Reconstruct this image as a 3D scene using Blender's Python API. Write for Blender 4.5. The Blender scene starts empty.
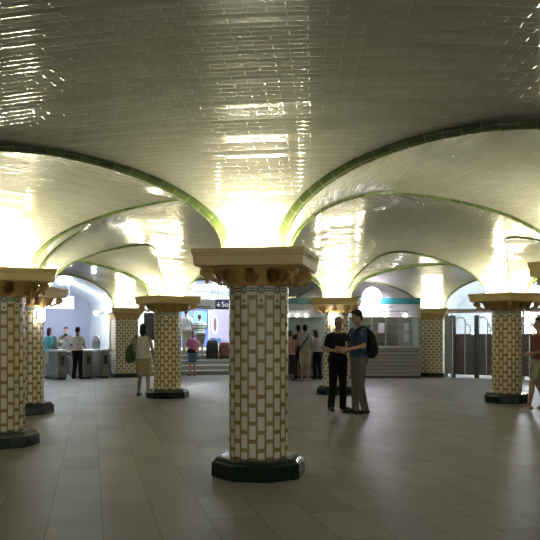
import bpy, bmesh, math, random
from mathutils import Vector, Matrix
from math import sin, cos, pi, sqrt, asin, radians as R
random.seed(4)
S = bpy.context.scene
COL = S.collection
CX, CY = .73, 12.98            # centre of the round hall
T0 = R(-9.35)                  # angle of the nearest column, seen from the centre
RC, RO = 5.21, 13.45           # ring of columns, outer wall
ZS, LA = 2.27, .90             # springing height, rise of the cross vaults
F, EYE = 764., 1.45

def P(r, a, z=0): return Vector((CX + r*sin(a), CY - r*cos(a), z))
def at(px, yb):                # ground point under a foot seen at (px, yb)
    Z = F*EYE/(yb-333); return Vector(((px-270)/F*Z, Z, 0))

# ------------------------------------------------------------------ materials
def mat(name, col, rough=.5, metal=0, spec=.5, emit=None, es=0):
    m = bpy.data.materials.new(name); m.use_nodes = True
    b = m.node_tree.nodes['Principled BSDF']
    b.inputs['Base Color'].default_value = (*col, 1); b.inputs['Roughness'].default_value = rough
    b.inputs['Metallic'].default_value = metal; b.inputs['Specular IOR Level'].default_value = spec
    if emit:
        b.inputs['Emission Color'].default_value = (*emit, 1); b.inputs['Emission Strength'].default_value = es
    return m
class NT:
    def __init__(s, m): s.t = m.node_tree; s.b = s.t.nodes['Principled BSDF']
    def n(s, typ, **k):
        o = s.t.nodes.new(typ)
        for a, v in k.items(): setattr(o, a, v)
        return o
    def l(s, a, b): s.t.links.new(a, b)
    def put(s, i, v):
        if hasattr(v, 'is_linked'): s.l(v, i)
        else: i.default_value = v
    def m(s, op, a, b=0., c=0.):
        o = s.n('ShaderNodeMath', operation=op)
        for i, v in enumerate((a, b, c)): s.put(o.inputs[i], v)
        return o.outputs[0]
    def vm(s, op, a, b=None, sc=None):
        o = s.n('ShaderNodeVectorMath', operation=op); s.put(o.inputs[0], a)
        if b is not None: s.put(o.inputs[1], b)
        if sc is not None: s.put(o.inputs['Scale'], sc)
        return o.outputs[0]
    def mix(s, f, a, b):
        o = s.n('ShaderNodeMix', data_type='RGBA'); s.put(o.inputs[0], f)
        for i, v in ((6, a), (7, b)): s.put(o.inputs[i], (*v, 1) if isinstance(v, tuple) and len(v) == 3 else v)
        return o.outputs[2]
    def uv(s):
        x = s.n('ShaderNodeSeparateXYZ'); s.l(s.n('ShaderNodeTexCoord').outputs['UV'], x.inputs[0]); return x.outputs[0], x.outputs[1]
    def comb(s, x, y, z=0.):
        o = s.n('ShaderNodeCombineXYZ')
        for i, v in enumerate((x, y, z)): s.put(o.inputs[i], v)
        return o.outputs[0]
    def noise(s, scale, detail=3, vec=None):
        o = s.n('ShaderNodeTexNoise'); o.inputs['Scale'].default_value = scale; o.inputs['Detail'].default_value = detail
        if vec is not None: s.l(vec, o.inputs['Vector'])
        return o.outputs['Fac']

def tiled(name, col, grout, tw, th, tilt, rough, joint=.006, var=.12, offset=True):
    """glazed tiles laid in courses: each tile tilts and tints a little on its own"""
    m = mat(name, col, rough); t = NT(m); u, v = t.uv()
    row = t.m('FLOOR', t.m('DIVIDE', v, th))
    off = t.m('MULTIPLY', t.m('MODULO', row, 2.), .5) if offset else 0.
    x = t.m('ADD', t.m('DIVIDE', u, tw), off); cell = t.m('FLOOR', x)
    fx = t.m('SUBTRACT', x, cell); fy = t.m('SUBTRACT', t.m('DIVIDE', v, th), row)
    w = t.n('ShaderNodeTexWhiteNoise', noise_dimensions='3D'); t.l(t.comb(cell, row, .5), w.inputs['Vector'])
    ex = t.m('MULTIPLY', t.m('MINIMUM', fx, t.m('SUBTRACT', 1., fx)), tw)
    ey = t.m('MULTIPLY', t.m('MINIMUM', fy, t.m('SUBTRACT', 1., fy)), th)
    e = t.m('MINIMUM', ex, ey)
    g = t.m('LESS_THAN', e, joint*.5)
    val = t.m('ADD', 1.-var*.5, t.m('MULTIPLY', w.outputs['Value'], var))
    c = t.vm('SCALE', t.comb(*col), sc=val)
    t.l(t.mix(g, c, grout), t.b.inputs['Base Color'])
    t.l(t.m('ADD', rough, t.m('MULTIPLY', g, .5)), t.b.inputs['Roughness'])
    d = t.vm('SCALE', t.vm('SUBTRACT', w.outputs['Color'], (.5, .5, .5)), sc=tilt*.22)
    N = t.n('ShaderNodeNewGeometry').outputs['Normal']
    wr = t.n('ShaderNodeTexWhiteNoise', noise_dimensions='2D'); t.l(t.comb(row, t.m('FLOOR', t.m('DIVIDE', u, tw*7))), wr.inputs['Vector'])
    bt = t.vm('CROSS_PRODUCT', N, t.n('ShaderNodeTangent', direction_type='UV_MAP').outputs[0])
    d2 = t.vm('SCALE', bt, sc=t.m('MULTIPLY', t.m('SUBTRACT', wr.outputs['Value'], .5), tilt*3.0))
    nn = t.vm('NORMALIZE', t.vm('ADD', N, t.vm('ADD', d, d2)))
    bp = t.n('ShaderNodeBump'); bp.inputs['Strength'].default_value = .35; bp.inputs['Distance'].default_value = .004
    h = t.m('MINIMUM', t.m('DIVIDE', e, joint*1.4), 1.)
    t.l(h, bp.inputs['Height']); t.l(nn, bp.inputs['Normal']); t.l(bp.outputs[0], t.b.inputs['Normal'])
    return m

M = {}
M['vault'] = tiled('vault_tile', (.285, .278, .232), (.135, .128, .10), .21, .06, .03, .11, .0045)
M['vault_white'] = tiled('corridor_tile', (.72, .76, .79), (.5, .52, .54), .16, .075, .02, .2)
M['rib'] = tiled('green_rib_tile', (.085, .12, .04), (.17, .19, .10), .15, .06, .05, .16, .007, .5, False)
M['base'] = tiled('dark_green_glaze', (.006, .017, .011), (.008, .014, .01), .3, .3, .03, .14, .004, .4, False)
M['ochre'] = mat('ochre_ceramic', (.58, .42, .18), .36)
t = NT(M['ochre']); nz = t.noise(14, 5)
t.l(t.mix(nz, (.70, .52, .20), (.82, .65, .32)), t.b.inputs['Base Color'])
M['leafgold'] = mat('brown_gold_ceramic', (.42, .25, .075), .33)
t = NT(M['leafgold']); t.l(t.mix(t.noise(30, 4), (.46, .27, .07), (.78, .54, .20)), t.b.inputs['Base Color'])

# column shaft: cream upright tiles, brown blocks between, alternate files shifted by half
def shaft_mat():
    m = mat('shaft_mosaic', (.8, .74, .56), .22); t = NT(m); u, v = t.uv()
    x = t.m('MULTIPLY', u, 22.); i = t.m('FLOOR', x); fx = t.m('SUBTRACT', x, i)
    odd = t.m('MODULO', i, 2.)
    y = t.m('ADD', t.m('DIVIDE', v, .178), t.m('MULTIPLY', odd, .5)); j = t.m('FLOOR', y); fy = t.m('SUBTRACT', y, j)
    block = t.m('LESS_THAN', fy, .235)
    edge = t.m('GREATER_THAN', t.m('ABSOLUTE', t.m('SUBTRACT', fx, .5)), .385)
    brown = t.m('MAXIMUM', block, edge)
    w = t.n('ShaderNodeTexWhiteNoise', noise_dimensions='3D'); t.l(t.comb(i, j, block), w.inputs['Vector'])
    cream = t.mix(w.outputs['Value'], (.74, .67, .48), (.83, .77, .60)); br = t.mix(w.outputs['Value'], (.29, .18, .055), (.39, .26, .09))
    # small green drops under the frieze, on every other file
    dots = None
    for zc in (1.77, 1.70):
        dy = t.m('DIVIDE', t.m('SUBTRACT', v, zc), .015); dx = t.m('DIVIDE', t.m('SUBTRACT', fx, .5), .17)
        q = t.m('LESS_THAN', t.m('ADD', t.m('MULTIPLY', dx, dx), t.m('MULTIPLY', dy, dy)), 1.)
        dots = q if dots is None else t.m('MAXIMUM', dots, q)
    dots = t.m('MULTIPLY', dots, odd)
    c = t.mix(dots, t.mix(brown, cream, br), (.10, .16, .08))
    t.l(c, t.b.inputs['Base Color'])
    bp = t.n('ShaderNodeBump'); bp.inputs['Strength'].default_value = .3; bp.inputs['Distance'].default_value = .003
    t.l(t.m('SUBTRACT', 1., edge), bp.inputs['Height']); t.l(bp.outputs[0], t.b.inputs['Normal'])
    return m
M['shaft'] = shaft_mat()
def frieze_mat():
    m = mat('frieze_tiles', (.7, .66, .5), .22); t = NT(m); u, v = t.uv()
    x = t.m('MULTIPLY', u, 22.); i = t.m('FLOOR', x); fx = t.m('SUBTRACT', t.m('SUBTRACT', x, i), .5); odd = t.m('MODULO', i, 2.)
    y = t.m('SUBTRACT', v, .5)
    X = t.m('MULTIPLY', fx, .088); Y = t.m('MULTIPLY', y, .10)
    r = t.m('SQRT', t.m('ADD', t.m('MULTIPLY', X, X), t.m('MULTIPLY', Y, Y)))
    ring = t.m('MAXIMUM', t.m('LESS_THAN', t.m('ABSOLUTE', t.m('SUBTRACT', r, .030)), .008), t.m('LESS_THAN', r, .010))
    bars = t.m('LESS_THAN', t.m('ABSOLUTE', t.m('SUBTRACT', t.m('ABSOLUTE', Y), .013)), .0065)
    g = t.m('ADD', t.m('MULTIPLY', ring, odd), t.m('MULTIPLY', bars, t.m('SUBTRACT', 1., odd)))
    line = t.m('GREATER_THAN', t.m('ABSOLUTE', fx), .45)
    t.l(t.mix(line, t.mix(g, (.66, .65, .48), (.035, .085, .05)), (.33, .26, .12)), t.b.inputs['Base Color'])
    return m
M['frieze'] = frieze_mat()
def floor_mat():
    m = mat('stone_floor', (.3, .28, .24), .4, spec=.3); t = NT(m)
    g = t.n('ShaderNodeNewGeometry').outputs['Position']
    rot = t.n('ShaderNodeVectorRotate', rotation_type='Z_AXIS'); rot.inputs['Angle'].default_value = R(-13.1); t.l(g, rot.inputs['Vector'])
    sp = t.n('ShaderNodeSeparateXYZ'); t.l(rot.outputs[0], sp.inputs[0])
    tw, th = .405, .405
    x0 = t.m('DIVIDE', t.m('ADD', sp.outputs[0], 40.02), tw); ci = t.m('FLOOR', x0)
    # each file of slabs is cut to its own lengths
    wn = t.n('ShaderNodeTexWhiteNoise', noise_dimensions='1D'); t.l(ci, wn.inputs['W'])
    y0 = t.m('ADD', t.m('DIVIDE', t.m('ADD', sp.outputs[1], 40.26), th*2), t.m('MULTIPLY', t.m('GREATER_THAN', wn.outputs['Value'], .6), .5))
    ri = t.m('FLOOR', y0)
    fx = t.m('SUBTRACT', x0, ci); fy = t.m('SUBTRACT', y0, ri)
    ex = t.m('MULTIPLY', t.m('MINIMUM', fx, t.m('SUBTRACT', 1., fx)), tw); ey = t.m('MULTIPLY', t.m('MINIMUM', fy, t.m('SUBTRACT', 1., fy)), th*2)
    gr = t.m('LESS_THAN', t.m('MINIMUM', ex, ey), .0042)
    w = t.n('ShaderNodeTexWhiteNoise', noise_dimensions='3D'); t.l(t.comb(ci, ri, .3), w.inputs['Vector'])
    n1 = t.noise(1.3, 6, g); n2 = t.noise(55, 3, g)
    c = t.mix(n1, (.185, .178, .154), (.30, .29, .262)); c = t.mix(t.m('MULTIPLY', n2, .3), c, (.125, .12, .10))
    c = t.vm('SCALE', c, sc=t.m('ADD', .86, t.m('MULTIPLY', w.outputs['Value'], .28)))
    t.l(t.mix(gr, c, (.10, .088, .07)), t.b.inputs['Base Color'])
    t.l(t.m('ADD', .34, t.m('MULTIPLY', n1, .24)), t.b.inputs['Roughness'])
    return m
M['floor'] = floor_mat()
M['steel'] = mat('brushed_steel', (.36, .36, .34), .34, .85)
M['darksteel'] = mat('dark_steel', (.10, .10, .10), .4, .6)
M['greypanel'] = mat('grey_gate_panel', (.105, .10, .095), .42)
t = NT(M['greypanel']); t.l(t.mix(t.noise(3, 4), (.085, .08, .075), (.14, .13, .12)), t.b.inputs['Base Color'])
M['black'] = mat('black_plastic', (.012, .012, .013), .4)
M['white'] = mat('white_paint', (.72, .74, .75), .4)
M['palegrey'] = mat('pale_grey_board', (.50, .51, .50), .45)
M['violet'] = mat('grey_violet_paint', (.36, .37, .50), .55)
M['teal'] = mat('teal_fascia', (.025, .20, .21), .3)
M['pinkbar'] = mat('dull_pink_paint', (.60, .43, .40), .4)
M['navy'] = mat('navy_enamel', (.022, .035, .12), .3)
M['stair'] = mat('grey_stair_stone', (.25, .26, .255), .5)
t = NT(M['stair']); t.l(t.mix(t.noise(5, 5), (.2, .21, .205), (.31, .32, .31)), t.b.inputs['Base Color'])
M['nosing'] = mat('pale_step_nosing', (.62, .62, .58), .5)
M['boothback'] = mat('booth_interior_board', (.30, .32, .29), .5)
M['tube'] = mat('warm_fluorescent_tube', (.9, .9, .8), .3, emit=(.98, .945, .68), es=420)
M['cool'] = mat('cool_lamp_glass', (.9, .9, .9), .3, emit=(.86, .95, 1), es=130)
M['cool2'] = mat('white_lamp_diffuser', (.9, .9, .9), .3, emit=(.9, .97, 1), es=230)
M['added_fill'] = mat('added_fill_diffuser', (.9, .9, .9), .3, emit=(1, .965, .89), es=52)  # only for the added fill lamps behind the camera
M['coolsign'] = mat('lit_white_sign_face', (.9, .9, .9), .3, emit=(.9, .96, 1), es=6)
M['flood'] = mat('violet_white_floodlight', (.9, .9, .9), .3, emit=(.90, .80, 1), es=34)
M['spot'] = mat('small_spot_lamp_glass', (.9, .9, .9), .3, emit=(1, .97, .9), es=16)
M['cyanposter'] = mat('lit_cyan_poster', (.1, .5, .8), .3, emit=(.07, .58, .95), es=1.2)
def glass():
    m = bpy.data.materials.new('booth_glass'); m.use_nodes = True; nt = m.node_tree
    for n in list(nt.nodes): nt.nodes.remove(n)
    o = nt.nodes.new('ShaderNodeOutputMaterial'); mx = nt.nodes.new('ShaderNodeMixShader')
    tr = nt.nodes.new('ShaderNodeBsdfTransparent'); tr.inputs[0].default_value = (.80, .86, .82, 1)
    gl = nt.nodes.new('ShaderNodeBsdfGlossy'); gl.inputs['Roughness'].default_value = .08
    mx.inputs[0].default_value = .16
    nt.links.new(tr.outputs[0], mx.inputs[1]); nt.links.new(gl.outputs[0], mx.inputs[2]); nt.links.new(mx.outputs[0], o.inputs[0])
    return m
M['glass'] = glass()

# ------------------------------------------------------------------ object helpers
def link(name, me, m, parent=None, smooth=False, loc=None):
    if m and not me.materials: me.materials.append(m)
    if smooth: me.polygons.foreach_set('use_smooth', [True]*len(me.polygons))
    o = bpy.data.objects.new(name, me); COL.objects.link(o)
    if parent: o.parent = parent
    if loc is not None: o.location = loc
    return o
def fin(name, bm, m, parent=None, smooth=False, loc=None, recalc=True):
    if recalc: bmesh.ops.recalc_face_normals(bm, faces=bm.faces)
    me = bpy.data.meshes.new(name); bm.to_mesh(me); bm.free()
    return link(name, me, m, parent, smooth, loc)
def tag(o, label, cat, group=None):
    o['label'] = label; o['category'] = cat
    if group: o['group'] = group
    return o
def thing(name, label, cat, loc=(0, 0, 0), rz=0, group=None):
    o = bpy.data.objects.new(name, None); COL.objects.link(o); o.empty_display_size = .1
    o.location = loc; o.rotation_euler = (0, 0, rz); return tag(o, label, cat, group)
def struct(o): o['kind'] = 'structure'; return o
def copy_tree(o, parent=None):
    c = o.copy(); COL.objects.link(c)
    if parent: c.parent = parent
    for ch in list(o.children): copy_tree(ch, c)
    return c
def box(bm, x0, y0, z0, x1, y1, z1, bev=0):
    g = bmesh.ops.create_cube(bm, size=1)['verts']
    for v in g: v.co = Vector(((x0+x1)/2 + v.co.x*(x1-x0), (y0+y1)/2 + v.co.y*(y1-y0), (z0+z1)/2 + v.co.z*(z1-z0)))
    if bev:
        es = list({e for v in g for e in v.link_edges})
        bmesh.ops.bevel(bm, geom=es, offset=bev, segments=2, affect='EDGES', profile=.5)
    return bm
def nb(): return bmesh.new()
def ball(bm, c, r, seg=12, mtx=None):
    if not hasattr(r, '__len__'): r = (r, r, r)
    mm = Matrix.Translation(Vector(c)) @ (mtx or Matrix()) @ Matrix.Diagonal((*r, 1))
    bmesh.ops.create_uvsphere(bm, u_segments=seg, v_segments=max(6, seg*2//3), radius=1, matrix=mm)
def cone(bm, a, ra, b, rb, seg=12):
    a, b = Vector(a), Vector(b); d = b-a
    if d.length < 1e-6: return
    q = d.to_track_quat('Z', 'Y').to_matrix().to_4x4()
    bmesh.ops.create_cone(bm, cap_ends=True, segments=seg, radius1=ra, radius2=rb, depth=d.length, matrix=Matrix.Translation((a+b)/2) @ q)
def cap(bm, a, ra, b, rb, seg=12, end=True):
    cone(bm, a, ra, b, rb, seg); ball(bm, a, ra, seg)
    if end: ball(bm, b, rb, seg)
def tube(bm, pts, r, seg=10):
    for a, b in zip(pts[:-1], pts[1:]): cone(bm, a, r, b, r, seg)
    for p in pts[1:-1]: ball(bm, p, r, seg)
def loft(bm, rings, seg=24, caps=True):
    """rings: (z, rx, ry, cx, cy[, power])"""
    rows = []
    for k in rings:
        z, rx, ry, x, y = k[:5]; p = k[5] if len(k) > 5 else 2
        row = []
        for i in range(seg):
            a = 2*pi*i/seg; c, s = cos(a), sin(a)
            row.append(bm.verts.new((x+rx*math.copysign(abs(c)**(2/p), c), y+ry*math.copysign(abs(s)**(2/p), s), z)))
        rows.append(row)
    for A, B in zip(rows[:-1], rows[1:]):
        for i in range(seg): bm.faces.new((A[i], A[(i+1) % seg], B[(i+1) % seg], B[i]))
    if caps: bm.faces.new(rows[0][::-1]); bm.faces.new(rows[-1])
    return rows
def grid(bm, rows, uvs):
    """rows of points -> quads with uv in metres"""
    ul = bm.loops.layers.uv.verify()
    V = [[bm.verts.new(p) for p in r] for r in rows]
    for j in range(len(V)-1):
        for i in range(len(V[0])-1):
            try: f = bm.faces.new((V[j][i], V[j][i+1], V[j+1][i+1], V[j+1][i]))
            except ValueError: continue
            for lp, (jj, ii) in zip(f.loops, ((j, i), (j, i+1), (j+1, i+1), (j+1, i))): lp[ul].uv = uvs[jj][ii]
def face_down(bm, ref):
    for f in bm.faces:
        f.normal_update()
        if f.normal.dot(ref(f.calc_center_median()) - f.calc_center_median()) < 0: f.normal_flip()

# ------------------------------------------------------------------ vaults
RB, SPAN, HB = 9.3, 3.8, 1.17      # ring vault: crown radius, half span, rise
RD, HD = 4.9, 1.37                 # central dome: springing radius, rise
WI, WO = .27, .40                  # half widths of the strips left on columns / pilasters
def ang(r, n, w): return pi/n - asin(min(1, w/r))
def ug(z): k = min(1, max(0, (z-ZS)/LA)); return sqrt(max(0, 1-k*k))
def prof_rows(fn, N, z_apex_t):
    ts = sorted(set([z_apex_t*(i/N) for i in range(N+1)] + [z_apex_t + (pi/2-z_apex_t)*(i/N) for i in range(N+1)]))
    return [(t,)+fn(t) for t in ts]
def strip_web(bm, rows, centers, n, w, uref):
    for c in centers:
        pts, uvs, s = [], [], 0; pr = None
        for t, r, z in rows:
            if pr: s += sqrt((r-pr[0])**2+(z-pr[1])**2)
            pr = (r, z); h = pi/n - ug(z)*ang(r, n, w) if z < ZS+LA-1e-6 else pi/n
            aa = [c + h*(2*i/20-1) for i in range(21)]
            pts.append([P(r, a, z) for a in aa]); uvs.append([(a*uref, s) for a in aa])
        grid(bm, pts, uvs)
inner = [T0+k*pi/4 for k in range(8)]
outer = [T0+pi/16+k*pi/8 for k in range(16)]
up = lambda c: Vector((c.x, c.y, 1.0))
bm = nb()
strip_web(bm, prof_rows(lambda t: (RB-SPAN*cos(t), ZS+HB*sin(t)), 22, asin(LA/HB)), inner, 8, WI, 7)
strip_web(bm, prof_rows(lambda t: (RB+SPAN*cos(t), ZS+HB*sin(t)), 22, asin(LA/HB)), outer, 16, WO, 11)
face_down(bm, up); struct(fin('ceiling_ring_vault', bm, M['vault'], smooth=True, recalc=False))
bm = nb()
strip_web(bm, prof_rows(lambda t: (max(.02, RD*cos(t)), ZS+HD*sin(t)), 22, asin(LA/HD)), inner, 8, WI, 4)
face_down(bm, up); struct(fin('ceiling_dome', bm, M['vault'], smooth=True, recalc=False))
def r_ring_in(z): return RB-SPAN*sqrt(max(0, 1-((z-ZS)/HB)**2))
def r_ring_out(z): return RB+SPAN*sqrt(max(0, 1-((z-ZS)/HB)**2))
def r_dome(z): return RD*sqrt(max(0, 1-((z-ZS)/HD)**2))
def lunette(bm, mid, n, w, ra, rb, hw, N=40, K=14):
    pts, uvs, s, pr = [], [], 0, None
    for i in range(N+1):
        u = -cos(pi*i/N); z = ZS+LA*sqrt(max(0, 1-u*u))
        if pr: s += sqrt((hw*(u-pr[0]))**2+(z-pr[1])**2)
        pr = (u, z); a, b = ra(z), rb(z); rr = [a+(b-a)*k/K for k in range(K+1)]
        pts.append([P(r, mid+u*ang(r, n, w), z) for r in rr]); uvs.append([(r, s) for r in rr])
    grid(bm, pts, uvs)
bm = nb()
for k in range(8): lunette(bm, inner[k]+pi/8, 8, WI, r_dome, r_ring_in, 1.75)
face_down(bm, up); struct(fin('ceiling_cross_vaults', bm, M['vault'], smooth=True, recalc=False))
mids = [a+pi/16 for a in outer]
def deg(a): return round(math.degrees(a) % 360, 1)
OPEN = {}                                  # bays that lead on: depth of the passage
for a in mids:
    d = deg(a)
    for target, rend in ((148.5, 16.6), (193.5, 19.0), (216, 17.0), (350.6, 22.5), (13.2, 22.4), (328.2, 22.3), (35.6, 22.2)):  # the last four, unseen around the camera, are opened to let added fill in
        if abs(d-target) < 3: OPEN[a] = rend
bm = nb(); bw = nb()
for a in mids:
    if a in OPEN: lunette(bw, a, 16, WO, r_ring_out, lambda z, q=OPEN[a]: q, 2.2)
    else: lunette(bm, a, 16, WO, r_ring_out, lambda z: RO+.05, 2.2)
face_down(bm, up); struct(fin('ceiling_wall_arches', bm, M['vault'], smooth=True, recalc=False))
face_down(bw, up); struct(fin('ceiling_passages', bw, M['vault_white'], smooth=True, recalc=False))
# green glazed ribs along the groins
def rib(mid, n, w, rf, rad, idx, N=44):
    pts = []
    for i in range(N+1):
        u = -cos(pi*i/N); z = ZS+LA*sqrt(max(0, 1-u*u)); r = rf(z)
        pts.append(P(r, mid+u*ang(r, n, w), z))
    bm = nb(); rows, uvs, s = [], [], 0; cen = Vector((CX, CY, 0))
    for i, p in enumerate(pts):
        t = (pts[min(N, i+1)]-pts[max(0, i-1)]).normalized()
        if i: s += (p-pts[i-1]).length
        rad_dir = Vector((p.x-CX, p.y-CY, 0)).normalized(); a = (rad_dir - t*rad_dir.dot(t)).normalized(); b = t.cross(a)
        rows.append([p + rad*(cos(q)*a+sin(q)*b) for q in [2*pi*k/10 for k in range(11)]]); uvs.append([(s, .02+rad*2*pi*k/10) for k in range(11)])
    grid(bm, rows, uvs); bmesh.ops.remove_doubles(bm, verts=bm.verts, dist=1e-5)
    struct(fin('trim_%d' % idx, bm, M['rib'], smooth=True))
idx = 1
for k in range(8):
    rib(inner[k]+pi/8, 8, WI, r_ring_in, .052, idx); rib(inner[k]+pi/8, 8, WI, r_dome, .027, idx+1); idx += 2
for a in mids: rib(a, 16, WO, r_ring_out, .038, idx); idx += 1

# ------------------------------------------------------------------ floor and walls
bm = nb(); bmesh.ops.create_circle(bm, cap_ends=True, segments=96, radius=24, matrix=Matrix.Translation((CX, CY, 0)))
struct(fin('floor', bm, M['floor']))
for a in mids:
    if a in OPEN: continue
    bm = nb(); q = ang(RO, 16, .388); aa = [a+q*(i/8-1) for i in range(17)]
    zz = [0, 1.1, ZS, 3.25]
    grid(bm, [[P(RO, q, z) for q in aa] for z in zz], [[(q*RO, z) for q in aa] for z in zz])
    struct(fin('wall_rotunda', bm, M['vault'], recalc=False))
for a, rend in OPEN.items():
    nm = {16.6: 'exit_passage', 19.0: 'stair_passage', 17.0: 'gate_passage'}.get(rend, 'near_passage')
    for s, side in ((-1, 'right'), (1, 'left')):
        bm = nb(); rr = [13.77+(rend-13.77)*i/8 for i in range(9)]; zz = [0, 1.1, ZS+.02]
        grid(bm, [[P(r, a+s*ang(r, 16, WO), z) for r in rr] for z in zz], [[(r, z) for r in rr] for z in zz])
        struct(fin('wall_%s_%s' % (nm, side), bm, M['vault_white'], recalc=False))
    bm = nb(); q = ang(rend, 16, WO)+.004; aa = [a+q*(i/6-1) for i in range(13)]; zz = [0, 1.5, 3.25]
    grid(bm, [[P(rend, b, z) for b in aa] for z in zz], [[(b*rend, z) for b in aa] for z in zz])
    struct(fin('wall_%s_end' % nm, bm, M['violet'] if rend == 17.0 else M['vault_white'], recalc=False))

# ------------------------------------------------------------------ columns
def sq_rings(bm, levels, seg_cap=True):
    rows = []
    for z, h in levels:
        rows.append([bm.verts.new((x*h, y*h, z)) for x, y in ((-1, -1), (1, -1), (1, 1), (-1, 1))])
    for A, B in zip(rows[:-1], rows[1:]):
        for i in range(4): bm.faces.new((A[i], A[(i+1) % 4], B[(i+1) % 4], B[i]))
    bm.faces.new(rows[0][::-1]); bm.faces.new(rows[-1]); return bm
def leaf_mesh():
    """an upright acanthus leaf whose tip curls forward (towards -Y)"""
    bm = nb(); rows = []
    N = 9
    for j in range(N+1):
        f = j/N; z = .165*f if f < .8 else .132+.012*sin((f-.8)*8)
        y = -.012-.10*f**2.2 - (.035*(f-.75)/.25 if f > .75 else 0); z -= (.03*((f-.8)/.2)**2 if f > .8 else 0)
        w = .052*(.55+.75*sin(pi*min(1, f*1.02))**.7)*(1+.16*(-1)**j)*(1 if f < .85 else .6)
        rows.append([(x*w, y + .018*abs(x)**1.5 - (.012 if x == 0 else 0), z) for x in (-1, -.5, 0, .5, 1)])
    grid(bm, rows, [[(0, 0)]*5]*(N+1))
    r = bmesh.ops.solidify(bm, geom=bm.faces[:], thickness=.014)
    bmesh.ops.recalc_face_normals(bm, faces=bm.faces)
    me = bpy.data.meshes.new('leaf'); bm.to_mesh(me); bm.free(); me.materials.append(M['leafgold'])
    me.polygons.foreach_set('use_smooth', [True]*len(me.polygons)); return me
def volute_mesh():
    """corner scroll under the slab"""
    bm = nb(); pts = []
    for i in range(26):
        a = i/25*3.2*pi; r = .062*(1-i/25*.8)
        pts.append(Vector((0, -r*cos(a)-.0, r*sin(a))))
    for k, (a, b) in enumerate(zip(pts[:-1], pts[1:])): cap(bm, a, .024-.0005*k, b, .024-.0005*k, 8)
    cap(bm, (0, -.05, 0), .03, (0, .15, -.10), .018, 8); ball(bm, (0, -.004, -.075), (.022, .022, .03), 10)
    me = bpy.data.meshes.new('scroll'); bm.to_mesh(me); bm.free(); me.materials.append(M['leafgold'])
    me.polygons.foreach_set('use_smooth', [True]*len(me.polygons)); return me
LEAF, VOL = leaf_mesh(), volute_mesh()
def tube_ring(bm_unused=None): pass
def uplight(root_loc, rz, label, half=.44, sides=(0, 1, 2, 3)):
    t = thing('strip_light', label, 'lamp', root_loc, rz, 'strip lights lying on the capitals')
    for k in sides:
        b = nb(); a = k*pi/2; d = Vector((sin(a), -cos(a), 0)); e = Vector((cos(a), sin(a), 0))
        cone(b, d*half-e*.30, .015, d*half+e*.30, .015, 8); fin('lamp_tube', b, M['tube'], t, True, (0, 0, .016))
    return t
def make_column():
    root = thing('tiled_column', '', 'column', group='round tiled columns of the hall')
    b = nb()                                             # eight sided foot
    def octo(levels):
        rows = [[b.verts.new((h/cos(pi/8)*cos(pi/8+k*pi/4), h/cos(pi/8)*sin(pi/8+k*pi/4), z)) for k in range(8)] for z, h in levels]
        for A, B in zip(rows[:-1], rows[1:]):
            for i in range(8): b.faces.new((A[i], A[(i+1) % 8], B[(i+1) % 8], B[i]))
        b.faces.new(rows[0][::-1]); b.faces.new(rows[-1])
    octo([(0, .445), (.02, .452), (.135, .448), (.15, .44), (.16, .425), (.185, .41), (.20, .385), (.205, .32)])
    ul = b.loops.layers.uv.verify()
    for f in b.faces:
        for lp in f.loops: lp[ul].uv = (math.atan2(lp.vert.co.y, lp.vert.co.x)*.46, lp.vert.co.z*.7+lp.vert.co.xy.length*.3)
    fin('base', b, M['base'], root)
    b = nb(); n = 66; rows = []; uvs = []
    for z in (.19, .6, 1.0, 1.4, 1.83):
        rows.append([(.305*cos(2*pi*i/n), .305*sin(2*pi*i/n), z) for i in range(n+1)]); uvs.append([(i/n, z) for i in range(n+1)])
    grid(b, rows, uvs); bmesh.ops.remove_doubles(b, verts=b.verts, dist=1e-5); fin('shaft', b, M['shaft'], root, True)
    b = nb(); rows = [[(r*cos(2*pi*i/n), r*sin(2*pi*i/n), z) for i in range(n+1)] for r, z in ((.308, 1.83), (.308, 1.93))]
    grid(b, rows, [[(i/n, q) for i in range(n+1)] for q in (0, 1)]); bmesh.ops.remove_doubles(b, verts=b.verts, dist=1e-5); fin('frieze', b, M['frieze'], root, True)
    b = nb(); loft(b, [(1.915, .318, .318, 0, 0), (1.93, .335, .335, 0, 0), (1.945, .335, .335, 0, 0, 2.2), (1.96, .34, .34, 0, 0, 2.4), (2.02, .37, .37, 0, 0, 3), (2.07, .42, .42, 0, 0, 4), (2.105, .46, .46, 0, 0, 6)], 48)
    bell = fin('capital', b, M['leafgold'], root, True)
    for k in range(4):
        for x in (-.22, 0, .22):
            o = link('leaf', LEAF, None, bell); a = k*pi/2; o.rotation_euler = (0, 0, a)
            rr = .355; o.location = (sin(a)*rr+cos(a)*x, -cos(a)*rr+sin(a)*x, 1.94)
            if x == 0: o.scale = (1.15, 1.1, 1.05)
        o = link('scroll', VOL, None, bell); a = k*pi/2+pi/4; o.rotation_euler = (0, 0, a); o.location = (sin(a)*.60, -cos(a)*.60, 2.035)
    b = sq_rings(nb(), [(2.09, .44), (2.095, .50), (2.105, .532), (2.115, .535), (2.195, .54), (2.205, .548), (2.216, .548), (2.222, .544), (2.232, .552), (2.27, .556), (2.27, .53), (2.235, .52)])
    fin('slab', b, M['ochre'], root)
    b = nb(); box(b, -.27, -.28, 2.235, .27, .28, 2.275); fin('impost', b, M['vault'], root)
    return root
names = ['nearest tiled column, standing alone in the middle of the hall', 'near right tiled column with only its slab corner in view at the right edge',
  'tiled column just beyond the right edge', 'tiled column at right in front of the tall grey gates',
  'tiled column right behind the two talking men', 'tiled column beside the woman in the beige skirt', 'tiled column behind the near left one, partly hidden by it',
  'near left tiled column cut by the left edge']
col0 = make_column()
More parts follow.
